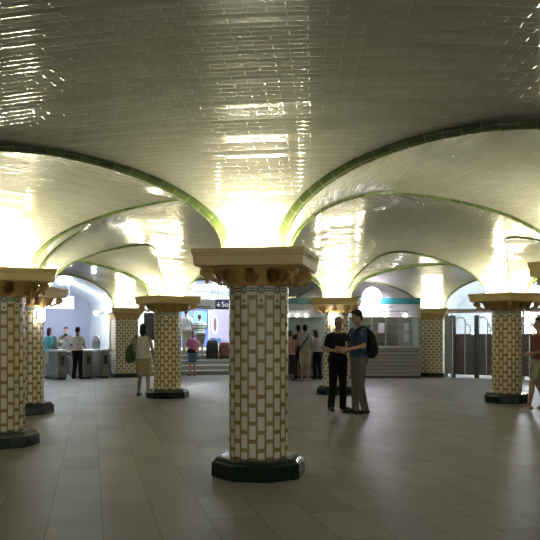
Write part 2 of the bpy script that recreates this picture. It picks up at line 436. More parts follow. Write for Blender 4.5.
for k in range(8):
    c = col0 if k == 0 else copy_tree(col0)
    c.location = P(RC, inner[k]); c.rotation_euler = (0, 0, inner[k]-R(1.5)); c['label'] = names[k]
    uplight(P(RC, inner[k], 2.235), inner[k], 'strip lights on top of the ' + names[k].split(',')[0].split(' with ')[0].split(' between ')[0].split(' in front')[0].split(' two ')[0],
            sides=(1, 2, 3) if k in (1, 7) else (0, 1, 2, 3))

def make_pilaster():
    root = thing('tiled_pilaster', '', 'pilaster', group='flat tiled pilasters of the outer wall')
    # local -Y points to the hall; origin on the wall line
    b = nb(); ul = b.loops.layers.uv.verify(); w, y0, y1 = .37, -.42, .31
    path = [(-w, y1), (-w, y0), (w, y0), (w, y1)]; s = [0, y1-y0, y1-y0+2*w, 2*(y1-y0)+2*w]
    rows = [[(x, y, z) for x, y in path] for z in (.14, 1.0, 1.9)]
    grid(b, rows, [[(q/1.92, z) for q in s] for z in (.14, 1.0, 1.9)]); fin('shaft', b, M['shaft'], root, recalc=True)
    b = nb(); box(b, -w-.015, y0-.015, 0, w+.015, y1, .14, .006); fin('base', b, M['base'], root)
    def trap(levels, m, name, par):
        b = nb(); rows = []
        for z, e in levels: rows.append([b.verts.new(p) for p in ((-w-e, y0-e, z), (w+e, y0-e, z), (w+e, y1, z), (-w-e, y1, z))])
        for A, B in zip(rows[:-1], rows[1:]):
            for i in range(4): b.faces.new((A[i], A[(i+1) % 4], B[(i+1) % 4], B[i]))
        b.faces.new(rows[0][::-1]); b.faces.new(rows[-1]); return fin(name, b, m, par)
    cp = trap([(1.9, .01), (1.95, .03), (2.03, .06), (2.10, .11)], M['leafgold'], 'capital', root)
    for x in (-.26, 0, .26):
        o = link('leaf', LEAF, None, cp); o.location = (x, y0-.01, 1.93)
    trap([(2.10, .11), (2.12, .14), (2.19, .16), (2.21, .18), (2.23, .185), (2.27, .19), (2.27, .17), (2.235, .165)], M['ochre'], 'slab', root)
    return root
pl = {159: 'tiled pilaster between the ticket booth and the grey gates', 204: 'tiled pilaster between the turnstiles and the stairs', 181.5: 'tiled pilaster at the back hidden by the nearest column',
      226.5: 'tiled pilaster left of the turnstile passage', 136.5: 'tiled pilaster right of the tall grey gates'}
p0 = None
for a in outer:
    d = deg(a); near = min(pl, key=lambda q: abs(q-d))
    if abs(near-d) > 2: near = None
    if not near:                              # plain piers of the wall out of view
        b = nb(); box(b, -.37, -.42, 0, .37, .31, 2.10, .006); box(b, -.54, -.58, 2.10, .54, .31, 2.27, .02)
        o = struct(fin('wall_pier', b, M['ochre'])); o.location = P(RO, a); o.rotation_euler = (0, 0, a+pi)
        continue
    if not p0: p0 = make_pilaster(); p = p0
    else: p = copy_tree(p0)
    p.location = P(RO, a); p.rotation_euler = (0, 0, a+pi); p['label'] = pl[near]
    uplight(P(RO-.12, a, 2.235), a+pi, 'strip light on top of the ' + pl[near].replace('tiled ', ''), .40, (0,))   # on the hall side of the slab

# ------------------------------------------------------------------ people
SK = {}
def skin(c):
    if c not in SK: SK[c] = mat('skin', c, .5)
    return SK[c]
CM = {}
def cloth(c, kind='cloth', rough=.85):
    if c not in CM: CM[c] = mat(kind+'_fabric', c, rough, spec=.2)
    return CM[c]
def stripes():
    m = mat('striped_knit', (.6, .62, .58), .85, spec=.2); t = NT(m)
    sp = t.n('ShaderNodeSeparateXYZ'); t.l(t.n('ShaderNodeTexCoord').outputs['Object'], sp.inputs[0])
    f = t.m('FRACT', t.m('MULTIPLY', sp.outputs[2], 11.))
    t.l(t.mix(t.m('LESS_THAN', f, .38), (.76, .80, .72), (.06, .17, .19)), t.b.inputs['Base Color']); return m
M['stripes'] = stripes()
def remesh(name, bm, m, parent, vox, scale, smooth=6):
    for v in bm.verts: v.co *= scale
    me = bpy.data.meshes.new('tmp'); bm.to_mesh(me); bm.free()
    o = bpy.data.objects.new('tmp', me); COL.objects.link(o)
    r = o.modifiers.new('r', 'REMESH'); r.mode = 'VOXEL'; r.voxel_size = vox
    s = o.modifiers.new('s', 'SMOOTH'); s.factor = .5; s.iterations = smooth
    dg = bpy.context.evaluated_depsgraph_get()
    out = bpy.data.meshes.new_from_object(o.evaluated_get(dg)); out.name = name
    bpy.data.objects.remove(o); bpy.data.meshes.remove(me)
    out.materials.clear()
    return link(name, out, m, parent, True)
TORSO = [(.84, .135, .105), (.90, .165, .122), (.97, .168, .122), (1.06, .143, .105), (1.14, .142, .102), (1.24, .160, .112), (1.33, .168, .112), (1.39, .155, .098), (1.435, .115, .080), (1.465, .065, .062)]
def person(label, loc, rz, H, skinc, hairc, top, bottom, shoe=(.03, .025, .02), female=False, sleeve='short', legs='long', lean=0,
           pose=None, hair='short', nod=0, yaw=0, vox=.011, bulk=1., group=None):
    root = thing('person', label, 'person', loc, rz, group); sc = H/1.75; pose = pose or {}
    j = {}
    for s, k in ((-1, 'R'), (1, 'L')):
        d = dict(hip=(.088*s, 0, .91), knee=(.095*s, -.015, .49), ankle=(.10*s, .02, .085), toe=(.12*s, -.13, .03),
                 shoulder=((.16 if female else .18)*s, .005, 1.372), elbow=(.235*s, .035, 1.13), wrist=(.245*s, -.035, .885))
        for q, v in d.items(): j[q+k] = Vector(pose.get(q+k, v))
    Lm = Matrix.Translation((0, 0, .95)) @ Matrix.Rotation(R(lean), 4, 'X') @ Matrix.Translation((0, 0, -.95))
    Hm = Lm @ Matrix.Translation((0, .005, 1.50)) @ Matrix.Rotation(R(yaw), 4, 'Z') @ Matrix.Rotation(R(nod), 4, 'X') @ Matrix.Translation((0, -.005, -1.50))
    for k in 'RL':
        for q in ('shoulder', 'elbow', 'wrist'):
            if q+k not in pose or q == 'shoulder': j[q+k] = Lm @ j[q+k]
    def torso(bm, z0, z1, inf, hemw=0):
        rg = []
        for z, rx, ry in TORSO:
            f = (.90 if female and z > 1.2 else 1.0)*bulk; f *= 1.05 if female and z < 1.0 else 1
            f *= .93 if female and 1.0 < z < 1.2 else 1
            if z0-1e-6 <= z <= z1+1e-6: rg.append((z, rx*f+inf, ry*f+inf, 0, .01 if z < 1 else .0, 2.3))
        n0 = len(bm.verts); loft(bm, rg, 24)
        bm.verts.ensure_lookup_table()
        for v in bm.verts[n0:]:
            w_ = min(1, max(0, (v.co.z-.92)/.14)); v.co = v.co.lerp(Lm @ v.co, w_)
    # ---- one continuous body
    b = nb(); torso(b, .84, 1.465, -.004)
    nk = Lm @ Vector((0, .012, 1.44)); cap(b, nk, .056, Hm @ Vector((0, .004, 1.57)), .052)
    def hb(c, r): ball(b, Hm @ Vector(c), r, 16, Hm.to_3x3().to_4x4())
    hb((0, .008, 1.648), (.074, .092, .102)); hb((0, -.03, 1.585), (.056, .064, .066)); hb((0, -.098, 1.615), (.013, .020, .024))
    for s in (-1, 1): hb((.075*s, .008, 1.62), (.012, .020, .032))
    for s, k in ((-1, 'R'), (1, 'L')):
        cap(b, Lm @ Vector((.05*s, .005, 1.385)), .05, j['shoulder'+k], .052)
        cap(b, j['shoulder'+k], .050, j['elbow'+k], .037); cap(b, j['elbow'+k], .037, j['wrist'+k], .025)
        fd = (j['wrist'+k]-j['elbow'+k]).normalized()
        aim = Vector(pose.get('hand'+k, fd+Vector((0, -.15, 0)))).normalized()
        side = aim.cross(Vector((1, 0, 0)))
        if side.length < .3: side = aim.cross(Vector((0, 0, 1)))
        side.normalize(); nrm = aim.cross(side)
        w0 = j['wrist'+k]; pc = w0+aim*.055
        for q in (-.022, 0, .022): cap(b, w0+side*q*.6, .017, w0+aim*.09+side*q, .016, 8)
        inw = nrm*(-1 if nrm.x*s > 0 else 1)
        for q, ln in ((-.030, .060), (-.010, .072), (.010, .068), (.030, .052)):
            k0 = w0+aim*.092+side*q; k1 = k0+aim*ln*.5+inw*.008; k2 = k1+aim*ln*.42+inw*.022
            cap(b, k0, .0095, k1, .009, 8); cap(b, k1, .009, k2, .008, 8)
        tside = side if (side.y < 0) else -side
        t0 = w0+aim*.03+tside*.025; t1 = t0+aim*.03+tside*.025; t2 = t1+aim*.032+tside*.006
        cap(b, t0, .013, t1, .011, 8); cap(b, t1, .011, t2, .009, 8)
        cap(b, j['hip'+k], .088*bulk, j['knee'+k], .056); cap(b, j['knee'+k], .054, j['knee'+k].lerp(j['ankle'+k], .3)+Vector((0, .012, 0)), .055)
        cap(b, j['knee'+k].lerp(j['ankle'+k], .3)+Vector((0, .012, 0)), .055, j['ankle'+k], .036)
        cap(b, j['ankle'+k]+Vector((0, .02, -.03)), .028, j['toe'+k]+Vector((0, .02, .006)), .019)
    remesh('body', b, skin(skinc), root, vox, sc)
    # ---- face and hair
    for s in (-1, 1):
        e = nb(); ball(e, Hm @ Vector((.030*s, -.0815, 1.640)), (.013, .008, .008), 10); [setattr(v, 'co', v.co*sc) for v in e.verts]; fin('eye', e, M['black'], root, True)
    e = nb(); ball(e, Hm @ Vector((0, -.089, 1.572)), (.022, .008, .006), 10); [setattr(v, 'co', v.co*sc) for v in e.verts]; fin('mouth', e, cloth((.32, .12, .10), 'lip'), root, True)
    if hair != 'none':
        e = nb(); R3 = Hm.to_3x3().to_4x4()
        ball(e, Hm @ Vector((0, .024 if hair != 'cropped' else .034, 1.668 if hair != 'cropped' else 1.664)), (.082, .091, .096) if hair != 'cropped' else (.078, .082, .09), 20, R3)
        if hair in ('short', 'cropped'): ball(e, Hm @ Vector((0, .055, 1.62)), (.072, .055, .07), 16, R3)
        if hair == 'short': ball(e, Hm @ Vector((0, -.022, 1.728)), (.06, .055, .03), 14, R3)
        if hair == 'long': ball(e, Hm @ Vector((0, .05, 1.58)), (.086, .058, .13), 16, R3)
        if hair == 'bun': ball(e, Hm @ Vector((0, .05, 1.61)), (.075, .06, .08), 16, R3); ball(e, Hm @ Vector((0, .115, 1.66)), (.045, .042, .045), 12, R3)
        remesh('hair', e, cloth(hairc, 'hair', .55), root, .009, sc)
    # ---- clothes
    e = nb(); torso(e, .90 if legs != 'shirtdress' else .84, 1.435, .016)
    for s, k in ((-1, 'R'), (1, 'L')):
        if sleeve == 'none': cap(e, Lm @ Vector((.05*s, .005, 1.41)), .058, Lm @ Vector((.11*s, .005, 1.385)), .055); continue
        cap(e, Lm @ Vector((.05*s, .005, 1.412)), .055, j['shoulder'+k], .064)
        if sleeve == 'short': cone(e, j['shoulder'+k], .066, j['shoulder'+k].lerp(j['elbow'+k], .78), .062)
        else:
            cap(e, j['shoulder'+k], .065, j['elbow'+k], .052); cone(e, j['elbow'+k], .052, j['elbow'+k].lerp(j['wrist'+k], .93), .040)
    remesh('shirt', e, top if hasattr(top, 'node_tree') else cloth(top), root, max(vox, .011), sc, 4)
    e = nb()
    if legs in ('skirt', 'longskirt'):
        zb = .50 if legs == 'skirt' else .22; n0 = 0; fx = (j['kneeR'].y+j['kneeL'].y)/2
        loft(e, [(zb, .195, .165, 0, fx, 2.3), (zb+.18, .19, .16, 0, fx*.7, 2.3), (.80, .195, .15, 0, .01, 2.3), (.90, .19, .145, 0, .01, 2.3), (.99, .17, .13, 0, .01, 2.3), (1.05, .148, .115, 0, 0, 2.3)], 28)
        remesh('skirt', e, cloth(bottom), root, .013, sc, 5)
    else:
        torso(e, .84, .97, .020)
        for k in 'RL':
            h_, kn, an = j['hip'+k], j['knee'+k], j['ankle'+k]
            if legs == 'long': cap(e, h_, .100*bulk, kn, .074); cone(e, kn, .074, an+Vector((0, .01, -.045)), .066)
            else: ball(e, h_, .100); cone(e, h_, .102, h_.lerp(kn, .86), .088)
        remesh('trousers' if legs == 'long' else 'shorts', e, cloth(bottom), root, max(vox, .011), sc, 5)
    for k in 'RL':
        e = nb(); a, t_ = j['ankle'+k], j['toe'+k]
        for f, r, zz in ((0, .036, .0), (.35, .036, .004), (.7, .040, .0), (1, .036, -.004)):
            p = Vector((a.x, a.y+.035, a.z-.045)).lerp(t_, f); ball(e, p+Vector((0, 0, zz)), (r+.007, .062, .040), 14)
        lo = min(v.co.z for v in e.verts); gz = max(0, min(a.z-.085, t_.z-.03)+.002)
        for v in e.verts: v.co.z = max(v.co.z, gz)
        remesh('shoe', e, cloth(shoe, 'shoe', .5), root, .009, sc, 3)
    return root
def holding(b, pts): pass
def sub(bm, m): 
    for v in bm.verts: v.co = m @ v.co
SKL, SKD = (.52, .33, .24), (.34, .20, .135)
# two men talking
pm = at(338, 410.5)
person('man in black T-shirt and black trousers facing the man with the backpack', pm, R(24), 1.76, (.42, .27, .20), (.20, .17, .15), (.011, .012, .018), (.010, .010, .012), (.012, .012, .012),
       pose=dict(elbowR=(-.25, .03, 1.14), wristR=(-.08, -.24, 1.10), elbowL=(.25, .02, 1.13), wristL=(.13, -.25, 1.10), handR=(1, -.35, .10), handL=(-.9, -.5, .10),
                 ankleR=(-.13, .03, .085), toeR=(-.18, -.12, .03), kneeR=(-.115, -.01, .49), ankleL=(.12, .02, .085), toeL=(.17, -.12, .03)), hair='cropped', nod=12, vox=.0085, bulk=1.06)
pb = at(358.5, 413.5)
mb = person('tall man in blue shirt and grey trousers wearing the black backpack', pb, R(-72), 1.86, (.45, .29, .21), (.02, .016, .013), (.045, .075, .17), (.135, .125, .11), (.018, .015, .013),
       pose=dict(elbowR=(-.23, .02, 1.15), wristR=(-.13, -.25, 1.10), elbowL=(.23, .0, 1.15), wristL=(.11, -.27, 1.09), handR=(.2, -1, .1), handL=(-.3, -1, .1),
                 ankleL=(.10, .07, .085), toeL=(.12, -.09, .03), ankleR=(-.10, -.02, .085), toeR=(-.12, -.18, .03)), hair='short', nod=14, vox=.0085)
def rig(loc, rz, H): return Matrix.Translation(loc) @ Matrix.Rotation(rz, 4, 'Z') @ Matrix.Scale(H/1.75, 4)
# the backpack: body, front pocket, straps, handle
t = thing('backpack', 'black backpack on the back of the man in the blue shirt', 'backpack', pb, R(-72)); s_ = 1.86/1.75
b = nb(); loft(b, [(.93, .10, .06, 0, .20, 3), (.96, .155, .10, 0, .215, 3), (1.08, .17, .125, 0, .23, 3), (1.22, .168, .115, 0, .225, 3), (1.34, .15, .09, 0, .20, 3), (1.41, .11, .055, 0, .175, 2.6), (1.43, .05, .02, 0, .165)], 28)
[setattr(v.co, 'y', .13+(v.co.y-.13)*.8) for v in b.verts]; sub(b, Matrix.Scale(s_, 4)); pk = fin('pack', b, cloth((.013, .013, .017), 'pack', .6), t, True)
b = nb(); loft(b, [(.98, .09, .03, 0, .325, 3), (1.02, .125, .045, 0, .335, 3), (1.14, .125, .045, 0, .335, 3), (1.20, .09, .03, 0, .325, 3)], 20); [setattr(v.co, 'y', v.co.y-.05) for v in b.verts]; sub(b, Matrix.Scale(s_, 4)); fin('pocket', b, cloth((.02, .02, .024), 'pocket', .6), t, True)
for s in (-1, 1):
    b = nb(); tube(b, [Vector(p)*s_ for p in ((s*.09, .15, 1.42), (s*.12, .03, 1.475), (s*.13, -.09, 1.42), (s*.14, -.145, 1.28), (s*.155, -.10, 1.12), (s*.185, .02, 1.03), (s*.15, .16, 1.0))], .018); fin('strap', b, cloth((.02, .02, .024), 'pocket', .6), t, True)
b = nb(); tube(b, [Vector(p)*s_ for p in ((-.03, .17, 1.43), (-.02, .17, 1.465), (.02, .17, 1.465), (.03, .17, 1.43))], .008); fin('carry_loop', b, M['black'], t, True)
# paper held between them
mid = (pm+pb)/2
b = nb(); box(b, -.045, -.002, 0, .045, .002, .19); bmesh.ops.subdivide_edges(b, edges=b.edges[:], cuts=2)
for v in b.verts: v.co.y += .5*v.co.x**2*4
o = fin('paper_leaflet', b, mat('paper', (.72, .70, .58), .7)); o.location = (pm.x+.19, pm.y-.23, 1.12); o.rotation_euler = (R(-25), 0, R(20))
tag(o, 'pale paper leaflet held by the man in the black T-shirt', 'paper')
# woman seen from behind beside the back left column
pw = at(143.5, 395.5)
person('woman in white sleeveless top and beige skirt walking away beside the column', pw, R(172), 1.66, (.40, .26, .19), (.018, .014, .012), (.74, .73, .68), (.46, .385, .24), (.02, .016, .014), female=True, sleeve='none', legs='skirt', hair='long',
       pose=dict(kneeR=(-.09, -.09, .50), ankleR=(-.09, -.06, .10), toeR=(-.10, -.20, .03), kneeL=(.08, .01, .49), ankleL=(.09, .10, .085), toeL=(.10, -.04, .03), elbowL=(.24, .04, 1.13), wristL=(.27, -.05, .90), handL=(.1, -.2, -1)))
Mw = rig(pw, R(172), 1.66)
b = nb(); loft(b, [(.80, .06, .13, .34, -.02, 3), (.84, .10, .165, .34, -.02, 3), (1.02, .105, .175, .335, -.02, 3), (1.20, .08, .15, .32, -.01, 3), (1.25, .03, .12, .30, -.01, 3)], 22)
t = thing('shoulder_bag', 'green shoulder bag carried by the woman in the beige skirt', 'bag', pw, R(172)); sub(b, Matrix.Scale(1.66/1.75, 4)); fin('bag_body', b, cloth((.055, .11, .045)), t, True)
b = nb(); tube(b, [Vector(p)*.949 for p in ((.32, .12, 1.18), (.27, .08, 1.3), (.17, .01, 1.475), (.20, -.08, 1.35), (.28, -.12, 1.25), (.32, -.13, 1.18))], .014); fin('strap', b, cloth((.045, .09, .04)), t, True)
# at the turnstiles
person('man in white short sleeved shirt and black trousers at the turnstiles', at(77.5, 379), R(168), 1.64, SKD, (.012, .01, .01), (.80, .77, .70), (.012, .012, .014), pose=dict(elbowR=(-.24, -.02, 1.14), wristR=(-.20, -.22, 1.02), elbowL=(.24, -.02, 1.14), wristL=(.20, -.22, 1.02), ankleR=(-.13, .02, .085), ankleL=(.13, .02, .085), toeR=(-.17, -.13, .03), toeL=(.17, -.13, .03)), hair='short', nod=12)
pc = at(49, 378.3)
person('woman in beige dress with bright cyan wrap beside the turnstiles', pc, R(150), 1.62, SKL, (.10, .07, .05), (.16, .58, .72), (.62, .56, .44), (.05, .04, .04), female=True, sleeve='short', legs='skirt', hair='long', lean=3)
person('woman with dark hair bending over the left turnstile', at(57.5, 376.4), R(70), 1.52, SKL, (.015, .012, .012), (.30, .28, .24), (.20, .19, .17), female=True, sleeve='long', legs='long', hair='long', lean=28, nod=20, pose=dict(wristR=(-.1, -.45, 1.02), wristL=(.12, -.42, 1.0)))
person('person in grey jacket and white shirt coming through the turnstiles', at(66, 374.8), R(15), 1.66, SKL, (.05, .035, .025), (.17, .17, .18), (.05, .05, .06), sleeve='long', hair='short', nod=8)
# queue at the ticket booth
person('woman in pink top and dark long skirt in the booth queue', at(290.5, 380.5), R(150), 1.52, (.46, .28, .21), (.02, .015, .015), (.50, .28, .24), (.035, .02, .03), female=True, sleeve='short', legs='longskirt', hair='bun', pose=dict(wristR=(-.15, -.25, 1.08), wristL=(.15, -.22, 1.05)))
person('man in dark clothes between two others in the booth queue', at(298.3, 379.2), R(190), 1.70, SKD, (.012, .01, .01), (.04, .045, .06), (.018, .018, .03), hair='short')
pq = at(305, 381)
person('man in pale grey T-shirt and beige shorts with a black sling strap', pq, R(186), 1.70, (.42, .26, .18), (.018, .014, .012), (.36, .37, .32), (.46, .41, .29), (.30, .27, .22), hair='short', legs='shorts', pose=dict(elbowL=(.25, .0, 1.14), wristL=(.16, -.22, 1.12)))
b = nb(); pts = [(.17, .10, 1.02), (.06, .150, 1.20), (-.06, .145, 1.34), (-.11, .05, 1.475), (-.07, -.12, 1.38), (.04, -.15, 1.2), (.17, -.1, 1.02)]
t = thing('sling_bag', 'black sling bag across the back of the man in beige shorts', 'bag', pq, R(186)); tube(b, [Vector(p)*.971 for p in pts], .016); fin('strap', b, cloth((.02, .02, .024), 'pocket', .6), t, True)
b = nb(); loft(b, [(.88, .05, .09, .22, .0, 3), (.92, .06, .12, .22, 0, 3), (1.02, .055, .12, .21, 0, 3), (1.05, .02, .09, .20, 0, 3)], 18); fin('pouch', b, cloth((.013, .013, .017), 'pack', .6), t, True)
person('person in beige top and black trousers leaning at the booth window', at(317.5, 379.4), R(205), 1.56, SKL, (.03, .025, .02), (.34, .33, .27), (.015, .015, .02), female=True, sleeve='long', lean=14, hair='long', pose=dict(wristR=(-.16, -.34, 1.02), wristL=(.16, -.34, 1.02)))
# walker cut by the right edge
pr_ = at(539, 410)
person('walker in khaki shorts and rust red top at the right edge', pr_, R(-78), 1.74, (.40, .25, .18), (.03, .02, .015), (.19, .065, .05), (.34, .295, .19), (.34, .27, .22), legs='shorts', hair='short', vox=.0095,
       pose=dict(kneeR=(-.09, .02, .49), ankleR=(-.09, .20, .12), toeR=(-.10, .07, .03), kneeL=(.09, -.20, .52), ankleL=(.09, -.26, .10), toeL=(.10, -.41, .04), elbowL=(.25, -.04, 1.13), wristL=(.2, -.26, 1.08), elbowR=(-.24, .10, 1.14), wristR=(-.24, .0, .92)))

# ------------------------------------------------------------------ stairs at the back, left of the nearest column
AS = [a for a in OPEN if OPEN[a] == 19.0][0]
bm = nb(); bn = nb()
def bay(r, x, z, a=AS):        # r outwards along the bay, x to the right as the camera sees it
    return P(r, a, z) + Vector((-cos(a)*x, -sin(a)*x, 0))
def bay_box(bm, r0, r1, x0, x1, z0, z1, a=AS):
    v = [bm.verts.new(bay(r, x, z, a)) for z in (z0, z1) for r, x in ((r0, x0), (r1, x0), (r1, x1), (r0, x1))]
    for q in ((3, 2, 1, 0), (4, 5, 6, 7), (0, 1, 5, 4), (1, 2, 6, 5), (2, 3, 7, 6), (3, 0, 4, 7)): bm.faces.new([v[i] for i in q])
NS, R0 = 5, 13.55
for i in range(NS):
    r1 = R0+.32*(i+1) if i < NS-1 else 18.95
    bay_box(bm, R0+.32*i, r1, -2.12, 2.12, 0, .17*(i+1)-.035)
    bay_box(bn, R0+.32*i-.02, r1 if i < NS-1 else R0+.32*i+.3, -2.12, 2.12, .17*(i+1)-.035, .17*(i+1))
bay_box(bn, R0+.32*(NS-1)+.3, 18.95, -2.12, 2.12, .17*NS-.035, .17*NS)
struct(fin('stairs', bm, M['stair'])); struct(fin('stair_treads', bn, M['nosing']))
def on_stairs(px, step):       # step 0 = hall floor in front
    r = R0+.32*(step-1)+.16 if step else R0-.35
    for k in range(6):
        a, b_ = bay(r, -2.1, 0), bay(r, 2.1, 0); f = (px-270)/F
        # point on the tread line that projects to px
        tt = (f*a.y-a.x)/((b_.x-a.x)-f*(b_.y-a.y)); return a.lerp(b_, tt) + Vector((0, 0, .17*step))
person('girl in pink top and blue denim shorts coming down to the hall', on_stairs(192.5, 0), R(-4), 1.50, (.50, .31, .23), (.26, .13, .06), (.72, .20, .45), (.14, .22, .36), (.12, .08, .06), female=True, sleeve='none', legs='shorts', hair='long', nod=6,
       bulk=1.22, pose=dict(elbowR=(-.32, .0, 1.16), wristR=(-.13, -.26, 1.09), elbowL=(.32, .0, 1.16), wristL=(.13, -.26, 1.09), handR=(.5, -.8, .1), handL=(-.5, -.8, .1)))
gp = on_stairs(192.5, 0)
t = thing('shoulder_bag', 'dark maroon bag held in front by the girl in pink', 'bag', gp, R(-4))
b = nb(); loft(b, [(.78, .10, .04, .0, -.20, 3), (.80, .135, .05, 0, -.20, 3), (.90, .13, .05, 0, -.20, 3), (.93, .10, .03, 0, -.20, 3)], 20); fin('bag_body', b, cloth((.045, .015, .025)), t, True)
b = nb(); tube(b, [(-.12, -.2, .90), (-.13, -.13, 1.1), (-.10, -.02, 1.27), (-.08, .08, 1.24)], .012); fin('strap', b, cloth((.045, .015, .025)), t, True)
person('person in white T-shirt and khaki trousers at the top of the stairs', on_stairs(186.5, 4), R(165), 1.62, (.46, .29, .2), (.10, .05, .03), (.82, .82, .82), (.42, .38, .28), hair='short', bulk=1.15)
person('man in striped shirt and beige shorts climbing the stairs', on_stairs(200.3, 3), R(195), 1.62, (.46, .29, .2), (.12, .05, .035), M['stripes'], (.34, .30, .22), hair='short', legs='shorts', lean=16, bulk=1.2, pose=dict(kneeR=(-.1, -.2, .60), ankleR=(-.1, -.14, .255), toeR=(-.11, -.28, .20), elbowR=(-.26, -.14, 1.22), wristR=(-.2, -.36, 1.2), wristL=(.28, .0, .92)))
def suitcase(label, loc, rz, w, d, h, m, soft=False):
    t = thing('suitcase' if not soft else 'travel_bag', label, 'suitcase' if not soft else 'bag', loc, rz)
    b = nb(); loft(b, [(.05, w*.42, d*.40, 0, 0, 5), (.08, w*.5, d*.5, 0, 0, 5), (h*.7, w*.5, d*.5, 0, 0, 5), (h*.93, w*.42, d*.42, 0, 0, 4), (h, w*.28, d*.25, 0, 0, 4)], 32); fin('shell', b, m, t, True)
    b = nb(); tube(b, [(-.08, 0, h-.02), (-.08, 0, h+.06), (.08, 0, h+.06), (.08, 0, h-.02)], .012); fin('handle', b, M['darksteel'], t, True)
    for s in (-1, 1):
        b = nb(); bmesh.ops.create_cone(b, cap_ends=True, segments=16, radius1=.035, radius2=.035, depth=.03, matrix=Matrix.Translation((s*w*.36, d*.2, .035)) @ Matrix.Rotation(pi/2, 4, 'Y')); fin('wheel', b, M['black'], t)
    b = nb(); box(b, -w*.36, -d*.56, h*.2, w*.36, -d*.44, h*.6, .012); fin('pocket', b, m, t)
suitcase('large black soft suitcase standing on the stairs', on_stairs(212.3, 3), AS+pi, .42, .24, .70, cloth((.02, .024, .022), 'case', .7))
suitcase('brown travel bag on the stairs beside the nearest column', on_stairs(224.5, 3), AS+pi, .40, .22, .62, cloth((.13, .055, .04), 'case', .7), True)
# posters and signs in the stair passage
def panel(name, label, cat, r, x0, x1, z0, z1, m, frame, a=AS, dep=.05):
    t = thing(name, label, cat, bay(r, (x0+x1)/2, z0, a), a+pi)
    hw, h = (x1-x0)/2, z1-z0
    b = nb(); box(b, -hw, -dep, 0, hw, dep, h, .008); fin('frame', b, frame, t)
    b = nb(); box(b, -hw+.03, -dep-.006, .03, hw-.03, -dep+.004, h-.03); fin('face', b, m, t)
    return t
def px_bay(px, r, a=AS):
    A, B = bay(r, -4, 0, a), bay(r, 4, 0, a); f = (px-270)/F
    return -4+8*((f*A.y-A.x)/((B.x-A.x)-f*(B.y-A.y))), (A.lerp(B, (f*A.y-A.x)/((B.x-A.x)-f*(B.y-A.y)))).y
def zpx(y, dist): return EYE+(333-y)/F*dist
def pp(name, label, cat, r, xa, xb, ya, yb, m, frame, a=AS, dep=.05):
    x0, d0 = px_bay(xa, r, a); x1, d1 = px_bay(xb, r, a); d = (d0+d1)/2
    if x0 > x1: x0, x1 = x1, x0
    return panel(name, label, cat, r, x0, x1, zpx(yb, d), zpx(ya, d), m, frame, a, dep), (x1-x0)/2, zpx(ya, d)-zpx(yb, d)
M['lav'] = mat('lavender_poster_paper', (.50, .45, .66), .5); M['bluepaint'] = mat('blue_panel', (.12, .20, .48), .5)
pp('wall_panel', 'blue wall panel behind the people at the top of the stairs', 'panel', 18.85, 180, 209, 309, 352, M['bluepaint'], M['bluepaint'])
pp('lit_poster', 'bright cyan lit poster behind the man in the striped shirt', 'poster', 18.6, 193.5, 207, 311.5, 324, M['cyanposter'], M['steel'])
t, hw, h = pp('poster_board', 'pale lavender poster with a tall oval figure beside the stairs', 'poster', 17.0, 208.5, 234, 309, 345, M['lav'], M['white'])
b = nb(); loft(b, [(-.004, .14, .40, -.26, 0), (.004, .14, .40, -.26, 0)], 32); o = fin('oval_figure', b, mat('poster_pale_ink', (.70, .70, .76), .5), t); o.rotation_euler = (pi/2, 0, 0); o.location = (0, -.06, h*.56)
b = nb(); loft(b, [(-.004, .055, .27, -.26, 0), (.004, .055, .27, -.26, 0)], 32); o = fin('figure_core', b, mat('poster_red_ink', (.22, .08, .14), .5), t); o.rotation_euler = (pi/2, 0, 0); o.location = (0, -.067, h*.57)
b = nb(); box(b, -.42, -.066, .08, -.02, -.058, .26); fin('figure_base', b, mat('poster_blue_ink', (.07, .15, .36), .5), t)
t, hw, h = pp('hanging_sign', 'long white hanging sign with a faint grey line above the stairs', 'sign', 14.1, 182, 214.6, 299.5, 309.5, M['white'], M['white'])
b = nb(); box(b, -.35, -.062, h*.22, hw-.15, -.054, h*.36); fin('grey_line', b, M['steel'], t)
for s in (-1, 1):
    b = nb(); tube(b, [(s*hw*.8, 0, h-.02), (s*hw*.8, 0, 3.17-zpx(309.5, 27.8)+.1)], .012); fin('hanger', b, M['steel'], t)
t, hw, h = pp('exit_sign', 'navy blue hanging exit sign with white arrow and lettering', 'sign', 14.1, 215, 246, 299.5, 309.5, M['navy'], M['navy'])
for s in (-1, 1):
    b = nb(); tube(b, [(s*hw*.8, 0, h-.02), (s*hw*.8, 0, 3.17-zpx(309.5, 27.8)+.02)], .012); fin('hanger', b, M['steel'], t)
def text(body, size, m, parent, loc, name):
    cu = bpy.data.curves.new('t', 'FONT'); cu.body = body; cu.size = size; cu.extrude = .004; cu.align_x = 'LEFT'
    o = bpy.data.objects.new('t', cu); COL.objects.link(o)
    me = bpy.data.meshes.new_from_object(o.evaluated_get(bpy.context.evaluated_depsgraph_get())); bpy.data.objects.remove(o)
    me.materials.clear(); o = link(name, me, m, parent); o.rotation_euler = (pi/2, 0, 0); o.location = loc; return o
M['sign_glow'] = mat('white_sign_glow', (.85, .87, .9), .4, emit=(.85, .9, 1), es=.35)  # a faint glow is put into the white of arrow and letters
text('Sortie', .25, M['sign_glow'], t, (-hw+.22, -.062, h*.27), 'lettering')
b = nb(); box(b, -.012, -.066, -.09, .012, -.058, .09)
for s in (-1, 1):
    v = [b.verts.new(p) for p in ((-.0, -.066, -.10), (s*.085, -.066, -.01), (s*.055, -.066, .012), (0, -.066, -.05))]; b.faces.new(v)
o = fin('arrow', b, M['sign_glow'], t); o.location = (-hw+.115, 0, h*.5); o.scale = (.8, 1, .9)
